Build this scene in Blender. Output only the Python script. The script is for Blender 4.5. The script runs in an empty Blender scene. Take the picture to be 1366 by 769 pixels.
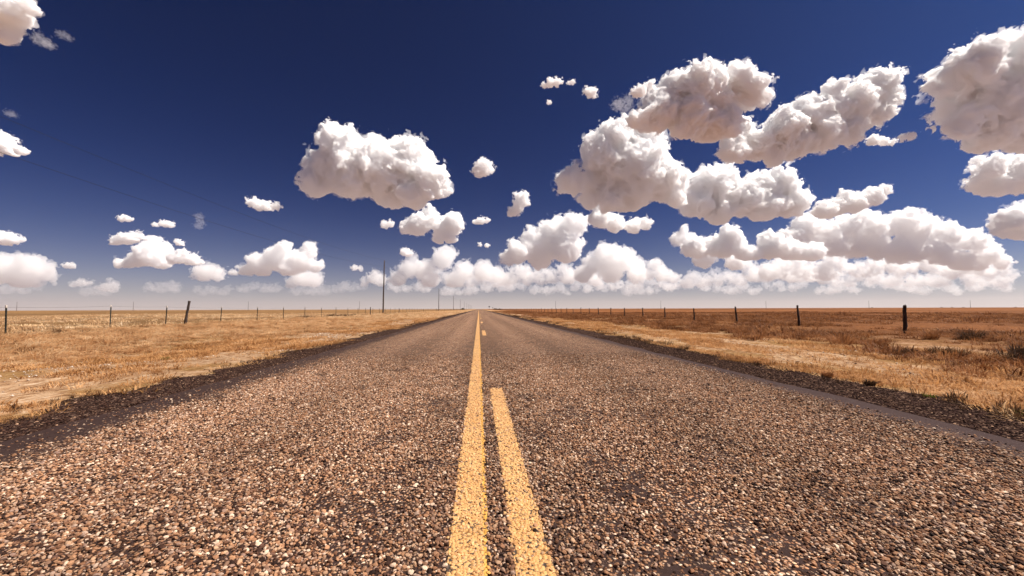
import bpy, bmesh, math, random, time
import numpy as np
from mathutils import Matrix, Vector

S = bpy.context.scene
COL = S.collection
T0 = time.time()

# ------------------------------------------------------------ camera
EYE = Vector((0.0, 0.0, 0.92))
FPX = 531.2                                   # focal length in photo pixels (14 mm lens)
cam_d = bpy.data.cameras.new('camera')
cam_d.sensor_width = 36.0
cam_d.lens = 14.0
cam_d.clip_start = 0.05
cam_d.clip_end = 300000.0
cam = bpy.data.objects.new('camera', cam_d)
COL.objects.link(cam)
S.camera = cam
YAW, PITCH, ROLL = math.radians(4.77), math.radians(3.0), 0.0032
fw = Vector((math.sin(YAW) * math.cos(PITCH), math.cos(YAW) * math.cos(PITCH), math.sin(PITCH)))
rt0 = Vector((math.cos(YAW), -math.sin(YAW), 0))
up0 = rt0.cross(fw)
rt = rt0 * math.cos(ROLL) - up0 * math.sin(ROLL)
up = rt.cross(fw)
CM = Matrix((rt, up, -fw)).transposed()
cam.matrix_world = Matrix.Translation(EYE) @ CM.to_4x4()

# ------------------------------------------------------------ light
SUN_EL, SUN_AZ = math.radians(55), math.radians(95)     # azimuth clockwise from the road's direction
W = bpy.data.worlds.new('World')
S.world = W
W.use_nodes = True
wn = W.node_tree.nodes
wl = W.node_tree.links
bg = wn['Background']
sky = wn.new('ShaderNodeTexSky')
sky.sky_type = 'NISHITA'
sky.sun_disc = False
sky.sun_elevation = SUN_EL
sky.sun_rotation = SUN_AZ
sky.altitude = 1000
sky.air_density = 0.9
sky.dust_density = 3.0
sky.ozone_density = 3.0
gam = wn.new('ShaderNodeGamma')
gam.inputs[1].default_value = 1.65
tin = wn.new('ShaderNodeMix')
tin.data_type = 'RGBA'
tin.blend_type = 'MULTIPLY'
tin.inputs[0].default_value = 1.0
tin.inputs[7].default_value = (0.048, 0.104, 0.185, 1)
wl.new(sky.outputs[0], gam.inputs[0])
wl.new(gam.outputs[0], tin.inputs[6])
# dusty white air low over the plain, all round the horizon
tc = wn.new('ShaderNodeTexCoord')
sp = wn.new('ShaderNodeSeparateXYZ')
wl.new(tc.outputs['Generated'], sp.inputs[0])
mm = []
for op, v in (('MAXIMUM', 0.0), ('MULTIPLY', -16.5), ('EXPONENT', None)):
    q = wn.new('ShaderNodeMath'); q.operation = op
    wl.new(sp.outputs[2] if not mm else mm[-1].outputs[0], q.inputs[0])
    if v is not None: q.inputs[1].default_value = v
    mm.append(q)
dus = wn.new('ShaderNodeVectorMath'); dus.operation = 'SCALE'
dus.inputs[0].default_value = (8.4, 7.1, 6.5)
wl.new(mm[-1].outputs[0], dus.inputs[3])
ads = wn.new('ShaderNodeVectorMath'); ads.operation = 'ADD'
wl.new(tin.outputs[2], ads.inputs[0]); wl.new(dus.outputs[0], ads.inputs[1])
wl.new(ads.outputs[0], bg.inputs[0])
bg.inputs[1].default_value = 0.045

sun_d = bpy.data.lights.new('sun', 'SUN')
sun_d.energy = 5.0
sun_d.angle = math.radians(0.5)
sun_d.color = (1.0, 0.92, 0.825)
sun = bpy.data.objects.new('sun', sun_d)
COL.objects.link(sun)
sdir = Vector((math.sin(SUN_AZ) * math.cos(SUN_EL), math.cos(SUN_AZ) * math.cos(SUN_EL), math.sin(SUN_EL)))
sun.rotation_euler = sdir.to_track_quat('Z', 'Y').to_euler()

S.view_settings.view_transform = 'Standard'
S.view_settings.look = 'None'
S.view_settings.exposure = 0.76
S.view_settings.gamma = 1.0
S.cycles.use_denoising = True
S.cycles.max_bounces = 64
S.cycles.diffuse_bounces = 4
S.cycles.volume_bounces = 56
S.cycles.transparent_max_bounces = 64
S.cycles.sample_clamp_indirect = 6.0

# ------------------------------------------------------------ helpers
def tag(o, label=None, cat=None, group=None, kind=None):
    if label: o['label'] = label
    if cat: o['category'] = cat
    if group: o['group'] = group
    if kind: o['kind'] = kind
    return o

def link(o, parent=None):
    COL.objects.link(o)
    if parent: o.parent = parent
    return o

def empty(name, loc, rz=0.0):
    o = bpy.data.objects.new(name, None)
    o.location = loc
    o.rotation_euler = (0, 0, rz)
    o.empty_display_size = 0.2
    return link(o)

def mesh_np(name, v, f, mat=None, smooth=False):
    me = bpy.data.meshes.new(name)
    v = np.asarray(v, dtype=np.float32); f = np.asarray(f, dtype=np.int32)
    n = f.shape[1]
    me.vertices.add(len(v)); me.vertices.foreach_set('co', v.ravel())
    me.loops.add(f.size); me.loops.foreach_set('vertex_index', f.ravel())
    me.polygons.add(len(f))
    me.polygons.foreach_set('loop_start', np.arange(0, f.size, n, dtype=np.int32))
    me.polygons.foreach_set('loop_total', np.full(len(f), n, dtype=np.int32))
    if smooth: me.polygons.foreach_set('use_smooth', np.ones(len(f), dtype=bool))
    me.update(calc_edges=True)
    if mat: me.materials.append(mat)
    return me

def mat(name, build):
    m = bpy.data.materials.new(name)
    m.use_nodes = True
    nt = m.node_tree
    b = nt.nodes.get('Principled BSDF')
    build(N(nt), b)
    return m

class N:
    """short hand for building node trees"""
    def __init__(s, nt): s.nt = nt
    def n(s, t, ins=None, **props):
        x = s.nt.nodes.new(t)
        for k, v in props.items(): setattr(x, k, v)
        for k, v in (ins or {}).items(): s.set(x.inputs[k], v)
        return x
    def set(s, sock, v):
        if isinstance(v, bpy.types.NodeSocket): s.nt.links.new(v, sock)
        elif isinstance(v, bpy.types.Node): s.nt.links.new(v.outputs[0], sock)
        else: sock.default_value = v
    def m(s, op, a, b=0.0, c=None, clamp=False):
        x = s.n('ShaderNodeMath', operation=op, use_clamp=clamp)
        s.set(x.inputs[0], a); s.set(x.inputs[1], b)
        if c is not None: s.set(x.inputs[2], c)
        return x.outputs[0]
    def vm(s, op, a, b=None, out=0):
        x = s.n('ShaderNodeVectorMath', operation=op)
        s.set(x.inputs[0], a)
        if b is not None: s.set(x.inputs[3 if op == 'SCALE' else 1], b)
        return x.outputs[out]
    def mix(s, fac, a, b, blend='MIX'):
        x = s.n('ShaderNodeMix', data_type='RGBA', blend_type=blend)
        s.set(x.inputs[0], fac); s.set(x.inputs[6], a); s.set(x.inputs[7], b)
        return x.outputs[2]
    def ramp(s, fac, stops, interp='LINEAR'):
        x = s.n('ShaderNodeValToRGB')
        cr = x.color_ramp; cr.interpolation = interp
        while len(cr.elements) < len(stops): cr.elements.new(0.5)
        for e, (p, c) in zip(cr.elements, stops):
            e.position = p
            e.color = tuple(c) + (1,) if hasattr(c, '__len__') else (c, c, c, 1)
        s.set(x.inputs[0], fac)
        return x.outputs[0]
    def noise(s, vec, scale, detail=3.0, rough=0.55, dist=0.0):
        x = s.n('ShaderNodeTexNoise')
        s.set(x.inputs['Vector'], vec); x.inputs['Scale'].default_value = scale
        x.inputs['Detail'].default_value = detail; x.inputs['Roughness'].default_value = rough
        x.inputs['Distortion'].default_value = dist
        return x
    def mapr(s, v, a, b, c=0.0, d=1.0):
        x = s.n('ShaderNodeMapRange', clamp=True)
        s.set(x.inputs[0], v)
        for i, q in enumerate((a, b, c, d)): x.inputs[i + 1].default_value = q
        return x.outputs[0]
# ------------------------------------------------------------ ground, road, shoulders
RNG = np.random.default_rng(11)
def fbm2(x, y, seed=0, oct=4):
    out = np.zeros_like(x, dtype=float); a = 1.0; f = 1.0
    for o in range(oct):
        h = lambda i, j: np.modf(np.abs(np.sin(i * 127.1 + j * 311.7 + seed * 17.3 + o * 5.1) * 43758.5453))[0]
        X = x * f; Y = y * f; i = np.floor(X); j = np.floor(Y); u = X - i; v = Y - j
        u = u * u * (3 - 2 * u); v = v * v * (3 - 2 * v)
        out += a * ((h(i, j) * (1 - u) + h(i + 1, j) * u) * (1 - v) + (h(i, j + 1) * (1 - u) + h(i + 1, j + 1) * u) * v - 0.5)
        a *= 0.5; f *= 2.03
    return out

ROAD_L, ROAD_R = -3.32, 3.72         # edges of the sealed surface
SHL, SHR = -3.92, 4.55               # where shoulder gravel gives way to grass
def gz(x, y):
    """height of the ground"""
    x = np.asarray(x, float); y = np.asarray(y, float)
    dl = np.clip((SHL - 0.1 - x) / 5.0, 0, 1); dr = np.clip((x - SHR - 0.1) / 5.0, 0, 1)
    side = np.maximum(dl, dr)
    under = (x > SHL + 0.25) & (x < SHR - 0.25)
    base = -0.02 - 0.10 * np.sin(side * math.pi / 2)
    back = np.clip((np.abs(x) - 11) / 7.0, 0, 1)
    base = base + 0.11 * back * back * (3 - 2 * back)
    rel = (fbm2(x / 5.0, y / 5.0, 3) * 0.16 + fbm2(x / 1.1, y / 1.1, 5, 3) * 0.05) * np.clip(side * 4, 0, 1)
    far = np.clip((np.hypot(x, y) - 60) / 200, 0, 1)
    rel = rel * (1 - far) + fbm2(x / 90.0, y / 90.0, 9, 3) * 0.35 * far * np.clip((np.abs(x) - 14) / 30, 0, 1)
    return np.where(under, -0.07, base + rel)

def grid_sheet(name, xs, ys, zf, m):
    X, Y = np.meshgrid(xs, ys)
    Z = zf(X, Y)
    v = np.stack([X.ravel(), Y.ravel(), Z.ravel()], 1)
    nx, ny = len(xs), len(ys)
    i = (np.arange(ny - 1)[:, None] * nx + np.arange(nx - 1)[None]).ravel()
    f = np.stack([i, i + 1, i + nx + 1, i + nx], 1)
    o = bpy.data.objects.new(name, mesh_np(name, v, f, m, smooth=True))
    return link(o)

def pos_xy(n):
    p = n.n('ShaderNodeNewGeometry').outputs['Position']
    s = n.n('ShaderNodeSeparateXYZ', {0: p}).outputs
    return p, s

def m_ground(n, b):
    P, s = pos_xy(n)
    x, y = s[0], s[1]
    st = n.vm('MULTIPLY', P, (1.0, 0.55, 1.0))
    big = n.noise(P, 0.09, 5, 0.6).outputs[0]
    mid = n.noise(P, 0.8, 5, 0.65).outputs[0]
    fin = n.noise(st, 9.0, 6, 0.75, 0.6).outputs[0]
    straw = n.ramp(fin, [(0.30, (0.11, 0.050, 0.018)), (0.45, (0.28, 0.145, 0.052)), (0.58, (0.37, 0.215, 0.088)), (0.75, (0.52, 0.36, 0.19))])
    dusty = n.ramp(fin, [(0.36, (0.17, 0.080, 0.036)), (0.48, (0.44, 0.255, 0.135)), (0.60, (0.58, 0.39, 0.24)), (0.74, (0.76, 0.62, 0.47))])
    field_r = n.ramp(fin, [(0.30, (0.075, 0.024, 0.008)), (0.5, (0.20, 0.072, 0.022)), (0.7, (0.34, 0.150, 0.050))])
    field_l = n.ramp(fin, [(0.30, (0.10, 0.05, 0.02)), (0.5, (0.265, 0.14, 0.055)), (0.7, (0.40, 0.25, 0.12))])
    # bare dusty patches, thickest in a band along each verge
    bandl = n.m('SUBTRACT', 1.0, n.m('ABSOLUTE', n.m('DIVIDE', n.m('ADD', x, 5.4), 1.5)), clamp=True)
    bandr = n.m('SUBTRACT', 1.0, n.m('ABSOLUTE', n.m('DIVIDE', n.m('SUBTRACT', x, 6.9), 1.6)), clamp=True)
    bd = n.m('MAXIMUM', bandl, n.m('MULTIPLY', bandr, 0.8))
    dm = n.mapr(n.m('ADD', mid, n.m('MULTIPLY', bd, 0.22)), 0.47, 0.60)
    col = n.mix(dm, straw, dusty)
    wob = n.m('MULTIPLY', n.m('SUBTRACT', n.noise(P, 0.25, 3).outputs[0], 0.5), 5.0)
    fr = n.mapr(n.m('ADD', x, wob), 9.0, 17.0)
    col = n.mix(fr, col, field_r)
    fl = n.mapr(n.m('ADD', n.m('MULTIPLY', x, -1.0), wob), 15.0, 20.0)
    col = n.mix(fl, col, field_l)
    tone = n.mapr(big, 0.32, 0.68, 0.68, 1.22)
    # wide tracts of other grass towards the horizon
    trk = n.noise(n.vm('MULTIPLY', P, (0.35, 1.0, 1.0)), 0.006, 4, 0.6).outputs[0]
    tone = n.m('MULTIPLY', tone, n.mapr(trk, 0.38, 0.62, 0.62, 1.25))
    col = n.mix(1.0, col, n.n('ShaderNodeCombineXYZ', {0: tone, 1: tone, 2: tone}).outputs[0], 'MULTIPLY')
    # unseen far ground made paler, an added reflector for the cloud undersides
    dist = n.vm('LENGTH', P, out=1)
    col = n.mix(n.mapr(dist, 2500.0, 5000.0), col, (0.23, 0.175, 0.165, 1))
    n.set(b.inputs['Base Color'], col)
    b.inputs['Roughness'].default_value = 0.95
    b.inputs['Specular IOR Level'].default_value = 0.1
    h = n.m('ADD', n.m('MULTIPLY', fin, 0.10), n.m('MULTIPLY', mid, 0.20))
    bp = n.n('ShaderNodeBump', {'Height': h, 'Strength': 0.9, 'Distance': 0.5})
    n.set(b.inputs['Normal'], bp)

def geo_steps(a, b, n, p=3.0):
    t = np.linspace(0, 1, n)
    return a + (b - a) * (np.exp(p * t) - 1) / (math.exp(p) - 1)
xs = np.concatenate([-geo_steps(24, 60000, 60, 9.0)[::-1][:-1], np.linspace(-24, SHL - .2, 90), [SHL, SHL + 0.24, SHL + 0.26, 0, SHR - 0.26, SHR - 0.24, SHR],
                     np.linspace(SHR + .2, 24, 90), geo_steps(24, 60000, 60, 9.0)[1:]])
ys = np.concatenate([-geo_steps(8, 60000, 24, 9.0)[::-1][:-1], np.linspace(-8, 30, 180), geo_steps(30, 60000, 150, 7.5)[1:]])
M_GROUND = mat('dry_grassland', m_ground)
g = grid_sheet('ground', xs, ys, gz, M_GROUND); tag(g, kind='structure')

CHIP = [(0.0, (0.016, 0.008, 0.006)), (0.16, (0.06, 0.028, 0.018)), (0.30, (0.21, 0.098, 0.052)), (0.46, (0.39, 0.205, 0.110)),
        (0.60, (0.11, 0.055, 0.038)), (0.72, (0.44, 0.268, 0.160)), (0.85, (0.23, 0.140, 0.105)), (1.0, (0.72, 0.53, 0.38))]
def bald(n, P):
    """where the stones have worn out of the binder"""
    a = n.noise(n.vm('MULTIPLY', P, (1.0, 0.55, 1.0)), 3.2, 4, 0.6).outputs[0]
    c = n.noise(n.vm('MULTIPLY', P, (1.0, 0.12, 1.0)), 0.9, 3, 0.6).outputs[0]
    return n.m('ADD', n.m('MULTIPLY', a, 0.65), n.m('MULTIPLY', c, 0.35))
def m_road(n, b):
    P, s = pos_xy(n)
    x = s[0]
    P2 = n.n('ShaderNodeCombineXYZ', {0: s[0], 1: s[1]}).outputs[0]
    Pw = n.vm('ADD', P2, n.vm('SCALE', n.vm('SUBTRACT', n.noise(P2, 60, 2).outputs['Color'], (.5, .5, .5)), 0.012))
    v = n.n('ShaderNodeTexVoronoi', feature='F1'); n.set(v.inputs['Vector'], Pw); v.inputs['Scale'].default_value = 72
    cr = n.n('ShaderNodeSeparateColor', {0: v.outputs['Color']}).outputs
    stone = n.ramp(cr[0], CHIP)
    farf = n.mapr(s[1], 6.0, 14.0)
    st = n.mapr(n.m('SUBTRACT', v.outputs['Distance'], n.m('MULTIPLY', farf, 0.10)), 0.42, 0.62, 1.0, 0.0)
    keep = n.mapr(n.m('ADD', bald(n, P2), n.m('MULTIPLY', cr[1], 0.16)), 0.455, 0.485)
    keep = n.m('MAXIMUM', keep, n.m('MULTIPLY', farf, n.m('GREATER_THAN', cr[2], 0.35)))
    ed = n.noise(P2, 5.0, 4, 0.7).outputs[0]
    edn = n.m('MULTIPLY', n.m('SUBTRACT', ed, 0.5), 0.9)
    inl = n.mapr(n.m('ADD', x, n.m('ADD', edn, n.m('MULTIPLY', cr[1], 0.25))), -2.86, -2.66)
    inr = n.mapr(n.m('SUBTRACT', n.m('SUBTRACT', 0.0, x), n.m('ADD', n.m('MULTIPLY', edn, 0.4), n.m('MULTIPLY', cr[1], -0.2))), -3.42, -3.26)
    stray = n.m('GREATER_THAN', cr[2], 0.92)
    on = n.m('MAXIMUM', n.m('MULTIPLY', n.m('MULTIPLY', inl, inr), keep), n.m('MULTIPLY', stray, n.mapr(x, 3.5, 3.3)))
    chip = n.m('MULTIPLY', on, st)
    seal = n.mix(n.noise(P2, 30, 5, 0.7).outputs[0], (0.016, 0.009, 0.008, 1), (0.062, 0.038, 0.033, 1))
    smooth_r = n.mapr(x, 3.3, 3.45)
    seal = n.mix(smooth_r, seal, n.mix(n.noise(P2, 40, 5, 0.75).outputs[0], (0.026, 0.017, 0.016, 1), (0.078, 0.050, 0.046, 1)))
    # wheel paths a little paler and browner
    wp = n.noise(n.vm('MULTIPLY', P2, (1.0, 0.015, 1.0)), 1.3, 3, 0.5).outputs[0]
    t = n.mapr(wp, 0.35, 0.65, 0.80, 1.14)
    trk = n.m('COSINE', n.m('MULTIPLY', n.m('SUBTRACT', n.m('ABSOLUTE', n.m('SUBTRACT', x, 0.1)), 0.85), 4.1))
    t = n.m('MULTIPLY', t, n.m('ADD', 1.04, n.m('MULTIPLY', trk, 0.10)))
    g1 = n.noise(P2, 16.0, 3, 0.8).outputs[0]
    g2 = n.noise(P2, 4.0, 4, 0.75).outputs[0]
    t = n.m('MULTIPLY', t, n.m('MULTIPLY', n.mapr(g1, 0.30, 0.70, 0.55, 1.45), n.mapr(g2, 0.32, 0.68, 0.70, 1.28)))
    col = n.mix(chip, seal, n.mix(1.0, stone, n.n('ShaderNodeCombineXYZ', {0: t, 1: t, 2: t}).outputs[0], 'MULTIPLY'))
    n.set(b.inputs['Base Color'], col)
    n.set(b.inputs['Roughness'], n.mapr(chip, 0, 1, 0.75, 0.85))
    b.inputs['Specular IOR Level'].default_value = 0.04
    bp = n.n('ShaderNodeBump', {'Height': n.m('MULTIPLY', chip, n.m('SUBTRACT', 1.0, v.outputs['Distance'])), 'Strength': 0.8, 'Distance': 0.012})
    n.set(b.inputs['Normal'], bp)
M_ROAD = mat('chip_seal', m_road)
def strip(name, x0, x1, z, m, y0=-30.0, y1=9000.0, jag=0.0, seed=1, ny=400):
    ys = np.concatenate([[y0], geo_steps(0, y1, ny, 6.5)])
    l = x0 + fbm2(ys * 2.1, ys * 0 + seed, seed) * jag; r = x1 + fbm2(ys * 2.1, ys * 0 + seed + 9, seed + 4) * jag
    v = []
    for a, c, yy in zip(l, r, ys): v += [(a, yy, z), ((a + c) / 2, yy, z), (c, yy, z)]
    f = []
    for i in range(len(ys) - 1):
        f += [(3 * i, 3 * i + 1, 3 * i + 4, 3 * i + 3), (3 * i + 1, 3 * i + 2, 3 * i + 5, 3 * i + 4)]
    return link(bpy.data.objects.new(name, mesh_np(name, v, f, m)))
tag(strip('road', ROAD_L, ROAD_R, 0.0, M_ROAD, jag=0.10), kind='structure')

def m_gravel(n, b):
    P, s = pos_xy(n)
    v = n.n('ShaderNodeTexVoronoi', feature='F1'); n.set(v.inputs['Vector'], P); v.inputs['Scale'].default_value = 42
    cr = n.n('ShaderNodeSeparateColor', {0: v.outputs['Color']}).outputs
    c = n.ramp(cr[0], [(0, (0.010, 0.006, 0.006)), (0.45, (0.030, 0.017, 0.015)), (0.8, (0.062, 0.036, 0.028)), (1.0, (0.19, 0.12, 0.085))])
    fn = n.noise(P, 3.5, 5, 0.7).outputs[0]
    c = n.mix(n.mapr(fn, 0.56, 0.80, 0.0, 0.6), c, (0.12, 0.062, 0.032, 1))
    n.set(b.inputs['Base Color'], c)
    b.inputs['Roughness'].default_value = 1.0
    b.inputs['Specular IOR Level'].default_value = 0.0
    bp = n.n('ShaderNodeBump', {'Height': n.m('SUBTRACT', 1.0, v.outputs['Distance']), 'Strength': 0.9, 'Distance': 0.02})
    n.set(b.inputs['Normal'], bp)
M_GRAVEL = mat('dark_shoulder_gravel', m_gravel)
tag(strip('gravel_shoulder', SHL - 0.10, ROAD_L + 0.12, -0.009, M_GRAVEL, jag=0.42, seed=3, ny=900), kind='structure')
tag(strip('gravel_shoulder', ROAD_R - 0.12, SHR + 0.10, -0.009, M_GRAVEL, jag=0.42, seed=8, ny=900), kind='structure')

# painted lines
def m_paint(n, b):
    P, s = pos_xy(n)
    P2 = n.n('ShaderNodeCombineXYZ', {0: s[0], 1: s[1]}).outputs[0]
    v = n.n('ShaderNodeTexVoronoi', feature='F1'); n.set(v.inputs['Vector'], P2); v.inputs['Scale'].default_value = 72
    nz = n.noise(P2, 25, 5, 0.7).outputs[0]
    wear = n.m('ADD', n.m('MULTIPLY', v.outputs['Distance'], 0.55), n.m('MULTIPLY', nz, 0.6))
    w = n.mapr(n.m('ADD', wear, n.m('MULTIPLY', n.m('SUBTRACT', n.noise(P2, 9, 4, 0.7).outputs[0], 0.5), 0.35)), 0.64, 0.72)
    big = n.noise(P2, 2.5, 4, 0.6).outputs[0]
    yel = n.mix(n.mapr(big, 0.35, 0.65), (0.52, 0.26, 0.080, 1), (0.63, 0.35, 0.130, 1))
    old = n.m('MULTIPLY', n.mapr(s[0], 0.018, 0.024), n.mapr(s[0], 0.06, 0.05))
    yel = n.mix(old, yel, (0.60, 0.30, 0.045, 1))
    n.set(b.inputs['Base Color'], n.mix(w, yel, (0.055, 0.035, 0.022, 1)))
    b.inputs['Roughness'].default_value = 0.7
    bp = n.n('ShaderNodeBump', {'Height': n.m('SUBTRACT', 1.0, v.outputs['Distance']), 'Strength': 0.7, 'Distance': 0.012})
    n.set(b.inputs['Normal'], bp)
M_PAINT = mat('worn_yellow_paint', m_paint)
def m_pstone(n, b):
    oi = n.n('ShaderNodeObjectInfo').outputs['Random']
    P, s = pos_xy(n)
    nz = n.noise(P, 140, 3, 0.6).outputs[0]
    yel = n.ramp(oi, [(0, (0.42, 0.21, 0.075)), (0.5, (0.55, 0.295, 0.105)), (0.84, (0.67, 0.40, 0.17)), (1.0, (0.20, 0.11, 0.065))])
    old = n.m('MULTIPLY', n.mapr(s[0], 0.016, 0.022), n.mapr(s[0], 0.06, 0.05))
    yel = n.mix(n.m('MULTIPLY', old, 0.8), yel, (0.60, 0.30, 0.045, 1))
    n.set(b.inputs['Base Color'], n.mix(n.mapr(nz, 0.62, 0.72), yel, (0.20, 0.12, 0.08, 1)))
    b.inputs['Roughness'].default_value = 0.6
M_PSTONE = mat('painted_stone', m_pstone)

LINE_A = (-0.112, 0.036); LINE_B = (0.130, 0.268)
DASH = [(0.75, 4.67), (13.9, 17.1), (26.0, 29.1), (38.1, 41.2), (50.2, 53.3), (62.3, 65.4), (74.4, 77.5), (86.5, 89.6)]
solid = strip('centre_line', LINE_A[0], LINE_A[1], 0.004, M_PAINT, y0=-20, y1=3000, jag=0.012, seed=21, ny=1200); tag(solid, kind='structure')
dashes = []
for k, (a, c) in enumerate(DASH):
    yy = np.linspace(a, c, 60)
    v = []
    for i, q in enumerate(yy):
        j1, j2 = fbm2(np.array([q * 2.1]), np.array([k + .5]), 31)[0] * 0.012, fbm2(np.array([q * 2.1]), np.array([k + 7.5]), 35)[0] * 0.012
        v += [(LINE_B[0] + j1, q, 0.004), (LINE_B[1] + j2, q, 0.004)]
    f = [(2 * i, 2 * i + 1, 2 * i + 3, 2 * i + 2) for i in range(len(yy) - 1)]
    d = link(bpy.data.objects.new('lane_dash', mesh_np('lane_dash', v, f, M_PAINT))); tag(d, kind='structure'); dashes.append(d)

# ------------------------------------------------------------ scattering (stuff)
def kinds_collection(name, meshes):
    c = bpy.data.collections.new(name)
    for m in meshes: c.objects.link(bpy.data.objects.new(name, m))
    return c
def scatter(name, pts, rot, scl, coll, parent=None, tilt=None):
    """points with turn and size; one of the kinds on each"""
    me = bpy.data.meshes.new(name)
    me.vertices.add(len(pts)); me.vertices.foreach_set('co', np.asarray(pts, np.float32).ravel())
    for an, ty, dat in (('rot', 'FLOAT_VECTOR', rot), ('scl', 'FLOAT_VECTOR', scl)):
        at = me.attributes.new(an, ty, 'POINT'); at.data.foreach_set('vector', np.asarray(dat, np.float32).ravel())
    at = me.attributes.new('kind_index', 'INT', 'POINT')
    at.data.foreach_set('value', RNG.integers(0, 1000, len(pts)).astype(np.int32))
    o = link(bpy.data.objects.new(name, me), parent)
    nt = bpy.data.node_groups.new(name, 'GeometryNodeTree')
    nt.interface.new_socket('Geometry', in_out='INPUT', socket_type='NodeSocketGeometry')
    nt.interface.new_socket('Geometry', in_out='OUTPUT', socket_type='NodeSocketGeometry')
    n = N(nt)
    gi = n.n('NodeGroupInput')
    ci = n.n('GeometryNodeCollectionInfo', {'Collection': coll, 'Separate Children': True, 'Reset Children': True})
    ar = n.n('GeometryNodeInputNamedAttribute', {'Name': 'rot'}, data_type='FLOAT_VECTOR').outputs[0]
    asx = n.n('GeometryNodeInputNamedAttribute', {'Name': 'scl'}, data_type='FLOAT_VECTOR').outputs[0]
    ak = n.n('GeometryNodeInputNamedAttribute', {'Name': 'kind_index'}, data_type='INT').outputs[0]
    ip = n.n('GeometryNodeInstanceOnPoints', {'Points': gi.outputs[0], 'Instance': ci, 'Pick Instance': True, 'Instance Index': ak, 'Rotation': ar, 'Scale': asx})
    n.n('NodeGroupOutput', {0: ip})
    md = o.modifiers.new('scatter', 'NODES'); md.node_group = nt
    tag(o, kind='stuff')
    return o

def stone_mesh(seed, m, flat=0.62):
    bm = bmesh.new(); bmesh.ops.create_icosphere(bm, subdivisions=2, radius=0.5)
    r = random.Random(seed)
    cuts = [(Vector((r.gauss(0, 1), r.gauss(0, 1), r.gauss(0, 1))).normalized(), r.uniform(0.30, 0.42)) for _ in range(9)]
    sx, sy = r.uniform(0.8, 1.25), r.uniform(0.75, 1.0)
    for v in bm.verts:
        for nn, d in cuts:
            e = v.co.dot(nn) - d
            if e > 0: v.co -= nn * e * 0.92
        v.co.x *= sx; v.co.y *= sy; v.co.z *= flat
    me = bpy.data.meshes.new('stone'); bm.to_mesh(me); bm.free()
    me.materials.append(m)
    return me
def m_stone(n, b):
    oi = n.n('ShaderNodeObjectInfo').outputs['Random']
    P, s = pos_xy(n)
    c = n.ramp(oi, CHIP)
    nz = n.noise(P, 260, 3, 0.7).outputs[0]
    t = n.mapr(nz, 0.3, 0.7, 0.75, 1.2)
    trk = n.m('COSINE', n.m('MULTIPLY', n.m('SUBTRACT', n.m('ABSOLUTE', n.m('SUBTRACT', s[0], 0.1)), 0.85), 4.1))
    t = n.m('MULTIPLY', t, n.m('ADD', 1.04, n.m('MULTIPLY', trk, 0.10)))
    n.set(b.inputs['Base Color'], n.mix(1.0, c, n.n('ShaderNodeCombineXYZ', {0: t, 1: t, 2: t}).outputs[0], 'MULTIPLY'))
    b.inputs['Roughness'].default_value = 0.8
    b.inputs['Specular IOR Level'].default_value = 0.12
M_STONE = mat('road_stone', m_stone)
def m_dstone(n, b):
    oi = n.n('ShaderNodeObjectInfo').outputs['Random']
    n.set(b.inputs['Base Color'], n.ramp(oi, [(0, (0.010, 0.005, 0.004)), (0.5, (0.036, 0.017, 0.012)), (0.86, (0.080, 0.040, 0.027)), (0.95, (0.13, 0.075, 0.05)), (1, (0.40, 0.24, 0.15))]))
    b.inputs['Roughness'].default_value = 0.9; b.inputs['Specular IOR Level'].default_value = 0.05
M_DSTONE = mat('shoulder_stone', m_dstone)
def m_wstone(n, b):
    oi = n.n('ShaderNodeObjectInfo').outputs['Random']
    n.set(b.inputs['Base Color'], n.ramp(oi, [(0, (0.22, 0.14, 0.09)), (0.5, (0.38, 0.27, 0.19)), (1, (0.62, 0.52, 0.42))]))
    b.inputs['Roughness'].default_value = 0.8
M_WSTONE = mat('pale_stone', m_wstone)
K_ROAD = kinds_collection('road_stone_kinds', [stone_mesh(i, M_STONE) for i in range(8)])
K_PAINT = kinds_collection('painted_stone_kinds', [stone_mesh(i, M_PSTONE) for i in range(6)])
K_DARK = kinds_collection('shoulder_stone_kinds', [stone_mesh(i + 20, M_DSTONE, 0.55) for i in range(6)])
K_PALE = kinds_collection('pale_stone_kinds', [stone_mesh(i + 40, M_WSTONE, 0.7) for i in range(6)])

def jgrid(x0, x1, y0, y1, cell):
    nx, ny = int((x1 - x0) / cell), int((y1 - y0) / cell)
    X, Y = np.meshgrid(np.arange(nx), np.arange(ny))
    X = x0 + (X.ravel() + RNG.random(nx * ny)) * cell; Y = y0 + (Y.ravel() + RNG.random(nx * ny)) * cell
    return X, Y
def stones_at(X, Y, Z, size, jitter=0.35, tiltamt=0.35):
    n = len(X)
    s = size * np.exp(RNG.normal(0, jitter, n)); s = np.clip(s, size * 0.45, size * 1.9)
    rot = np.stack([RNG.normal(0, tiltamt, n), RNG.normal(0, tiltamt, n), RNG.random(n) * 6.283], 1)
    return np.stack([X, Y, Z + s * 0.16], 1), rot, np.stack([s, s, s], 1)

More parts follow.
